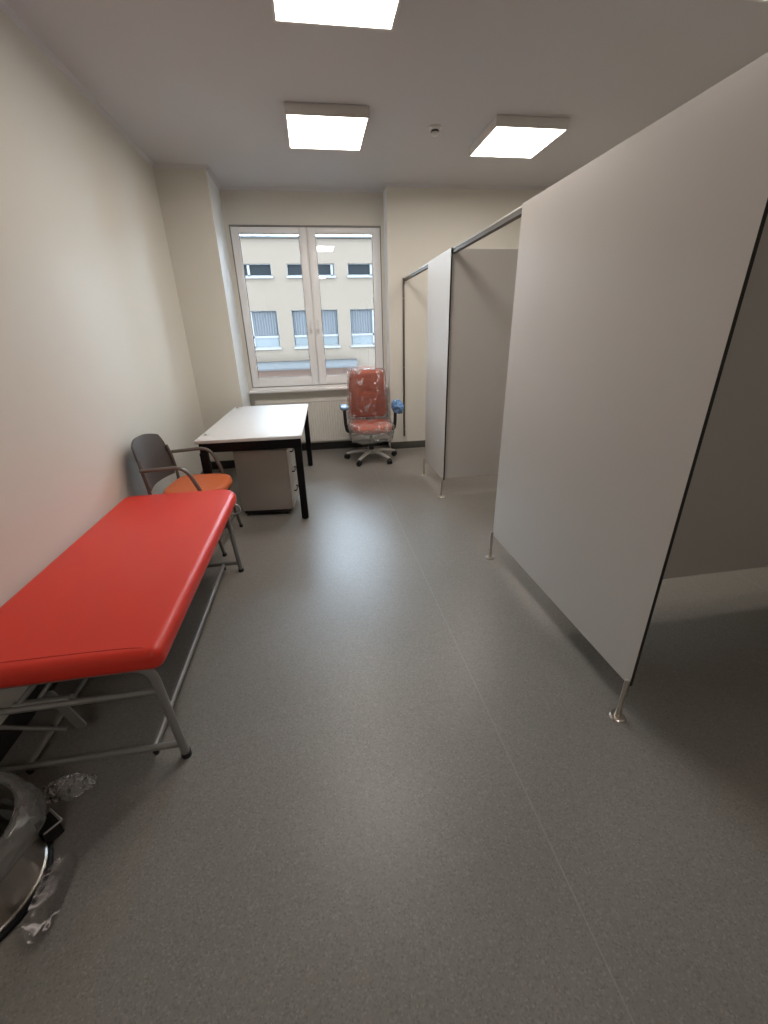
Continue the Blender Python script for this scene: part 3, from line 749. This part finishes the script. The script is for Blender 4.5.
# ---------------------------------------------------------------- building across the street
FY = YN+12.0
bd = thing('apartment_building', 'pale plastered building across the street seen through the window', 'building', (0, FY, -6))
O = 6.0
def facade(bm, xs0, xs1, zs0, zs1, holes, depth):
    xs = sorted({xs0, xs1, *[h[0] for h in holes], *[h[1] for h in holes]}); zs = sorted({zs0, zs1, *[h[2] for h in holes], *[h[3] for h in holes]})
    for a, b in zip(xs, xs[1:]):
        for c, d in zip(zs, zs[1:]):
            mx_, mz = (a+b)/2, (c+d)/2
            if any(h[0] < mx_ < h[1] and h[2] < mz < h[3] for h in holes): continue
            bm.faces.new([bm.verts.new(p) for p in ((a, 0, c), (b, 0, c), (b, 0, d), (a, 0, d))])
    for h in holes:
        x0, x1, z0, z1 = h; q = [(x0, z0), (x1, z0), (x1, z1), (x0, z1)]
        for k in range(4):
            p, r_ = q[k], q[(k+1) % 4]
            bm.faces.new([bm.verts.new(t) for t in ((p[0], 0, p[1]), (r_[0], 0, r_[1]), (r_[0], depth, r_[1]), (p[0], depth, p[1]))])
up_, lo_ = [], []
for x0, x1 in ((-6.1, -5.1), (-4.3, -3.2), (-2.42, -1.24), (-0.68, 1.06), (1.55, 2.72), (3.4, 4.5), (5.3, 6.3)):
    up_.append((x0, x1, 3.42+O, 3.88+O)); lo_.append((x0 if x0 > -2.5 or x0 < -3 else x0+0.05, x1+0.02, 0.99+O, 2.35+O))
bm = nb(); facade(bm, -8, 8, 0.0, 4.67+O, up_+lo_, 0.16)
bmesh.ops.remove_doubles(bm, verts=bm.verts, dist=0.0005)
add_box(bm, -8, 8, 0.9, 4.0, 0, 4.65+O)
add_box(bm, -8, 8, 0.17, 0.9, 4.4+O, 4.655+O)
obj('facade', bm, 'plaster', bd, smooth=False)
obj('roof_edge', add_box(nb(), -8.1, 8.1, -0.12, 4.1, 4.66+O, 4.72+O, 0.01), 'roof', bd)
for lst, low in ((up_, False), (lo_, True)):
    for x0, x1, z0, z1 in lst:
        bm = nb(); frame_bm(bm, x0, x1, z0+0.05, z1, 0.06, 0.12, 0.025, 0.025, 0.02, 0.05, 0.0)
        if low:
            zt = z0+(z1-z0)*0.33; add_box(bm, x0, x1, 0.06, 0.12, zt-0.035, zt+0.035)
            xm = x0+0.24 if x1-x0 < 1.5 else (x0+x1)/2
            if x0 > 1: xm = x1-0.28
            add_box(bm, xm-0.03, xm+0.03, 0.06, 0.12, z0+0.05, z1)
        else:
            xm = x0+0.36 if x0 < -1 else ((x0+x1)/2 if x1-x0 > 1.5 else x1-0.28)
            if x1-x0 > 1.5: xm = x1-0.10
            add_box(bm, xm-0.045, xm+0.045, 0.06, 0.12, z0+0.05, z1)
        w = obj('window', bm, 'fframe', bd, smooth=False)
        obj('pane', add_box(nb(), x0+0.02, x1-0.02, 0.12, 0.13, z0+0.02, z1), 'fdark', w, smooth=False)
        obj('window_ledge', add_box(nb(), x0-0.04, x1+0.04, -0.08, 0.14, z0-0.01, z0+0.055), 'fframe', w, smooth=False)
        if low:
            bm = nb(); nn = 60; vs = []
            for k in range(nn+1):
                x = x0+0.05+(x1-x0-0.10)*k/nn; y = 0.112+0.006*math.sin(k*1.3)
                vs.append((bm.verts.new((x, y, zt+0.02)), bm.verts.new((x, y, z1-0.04))))
            for a, b in zip(vs, vs[1:]): bm.faces.new((a[0], b[0], b[1], a[1]))
            obj('curtain', bm, 'fcurt', w, smooth=False)
            obj('lower_panel', add_box(nb(), x0+0.05, x1-0.05, 0.108, 0.118, z0+0.06, zt-0.03), 'fblue', w, smooth=False)
bm = nb(); add_box(bm, -2.6, 1.69, -0.55, -0.001, 0.30+O, 0.50+O, 0.0)
cn = obj('canopy', bm, 'fledge', bd, smooth=False)
bm = nb(); add_box(bm, -2.62, 1.71, -0.57, -0.001, 0.50+O, 0.545+O); add_box(bm, -2.62, 1.71, -0.57, -0.001, 0.255+O, 0.30+O); obj('canopy_edge', bm, 'roof', cn, smooth=False)
obj('lower_wall', add_box(nb(), -8, 8, -0.02, -0.0005, 0, 0.25+O), 'plaster2', bd, smooth=False)
struct('ground', add_box(nb(), -30, 30, YN+0.6, FY+10, -6.2, -6.0), 'street', smooth=False)

# ---------------------------------------------------------------- light
w = bpy.data.worlds.new('overcast_sky'); bpy.context.scene.world = w; w.use_nodes = True
bg = w.node_tree.nodes['Background']; bg.inputs['Color'].default_value = (0.66, 0.82, 1.0, 1); bg.inputs['Strength'].default_value = 17.0

# ---------------------------------------------------------------- camera
cam = bpy.data.cameras.new('camera'); co_ = bpy.data.objects.new('camera', cam); C.objects.link(co_)
f = 413.239; yaw, pit, rol = R(-8.578), R(-23.512), R(-1.519)
cam.sensor_fit = 'HORIZONTAL'; cam.sensor_width = 36; cam.lens = f*36/768; cam.clip_start = 0.02; cam.clip_end = 200
fw = Vector((-math.sin(yaw)*math.cos(pit), math.cos(yaw)*math.cos(pit), math.sin(pit)))
rt = Vector((math.cos(yaw), math.sin(yaw), 0)); up = rt.cross(fw)
rt2 = rt*math.cos(rol)+up*math.sin(rol); up2 = rt2.cross(fw)
m3 = Matrix((rt2, up2, -fw)).transposed()
co_.matrix_world = Matrix.Translation((0, 0, 1.5)) @ m3.to_4x4()
sc = bpy.context.scene; sc.camera = co_
sc.view_settings.view_transform = 'Standard'; sc.view_settings.look = 'None'
sc.view_settings.gamma = 1; sc.view_settings.use_curve_mapping = False; sc.view_settings.exposure = 0.13
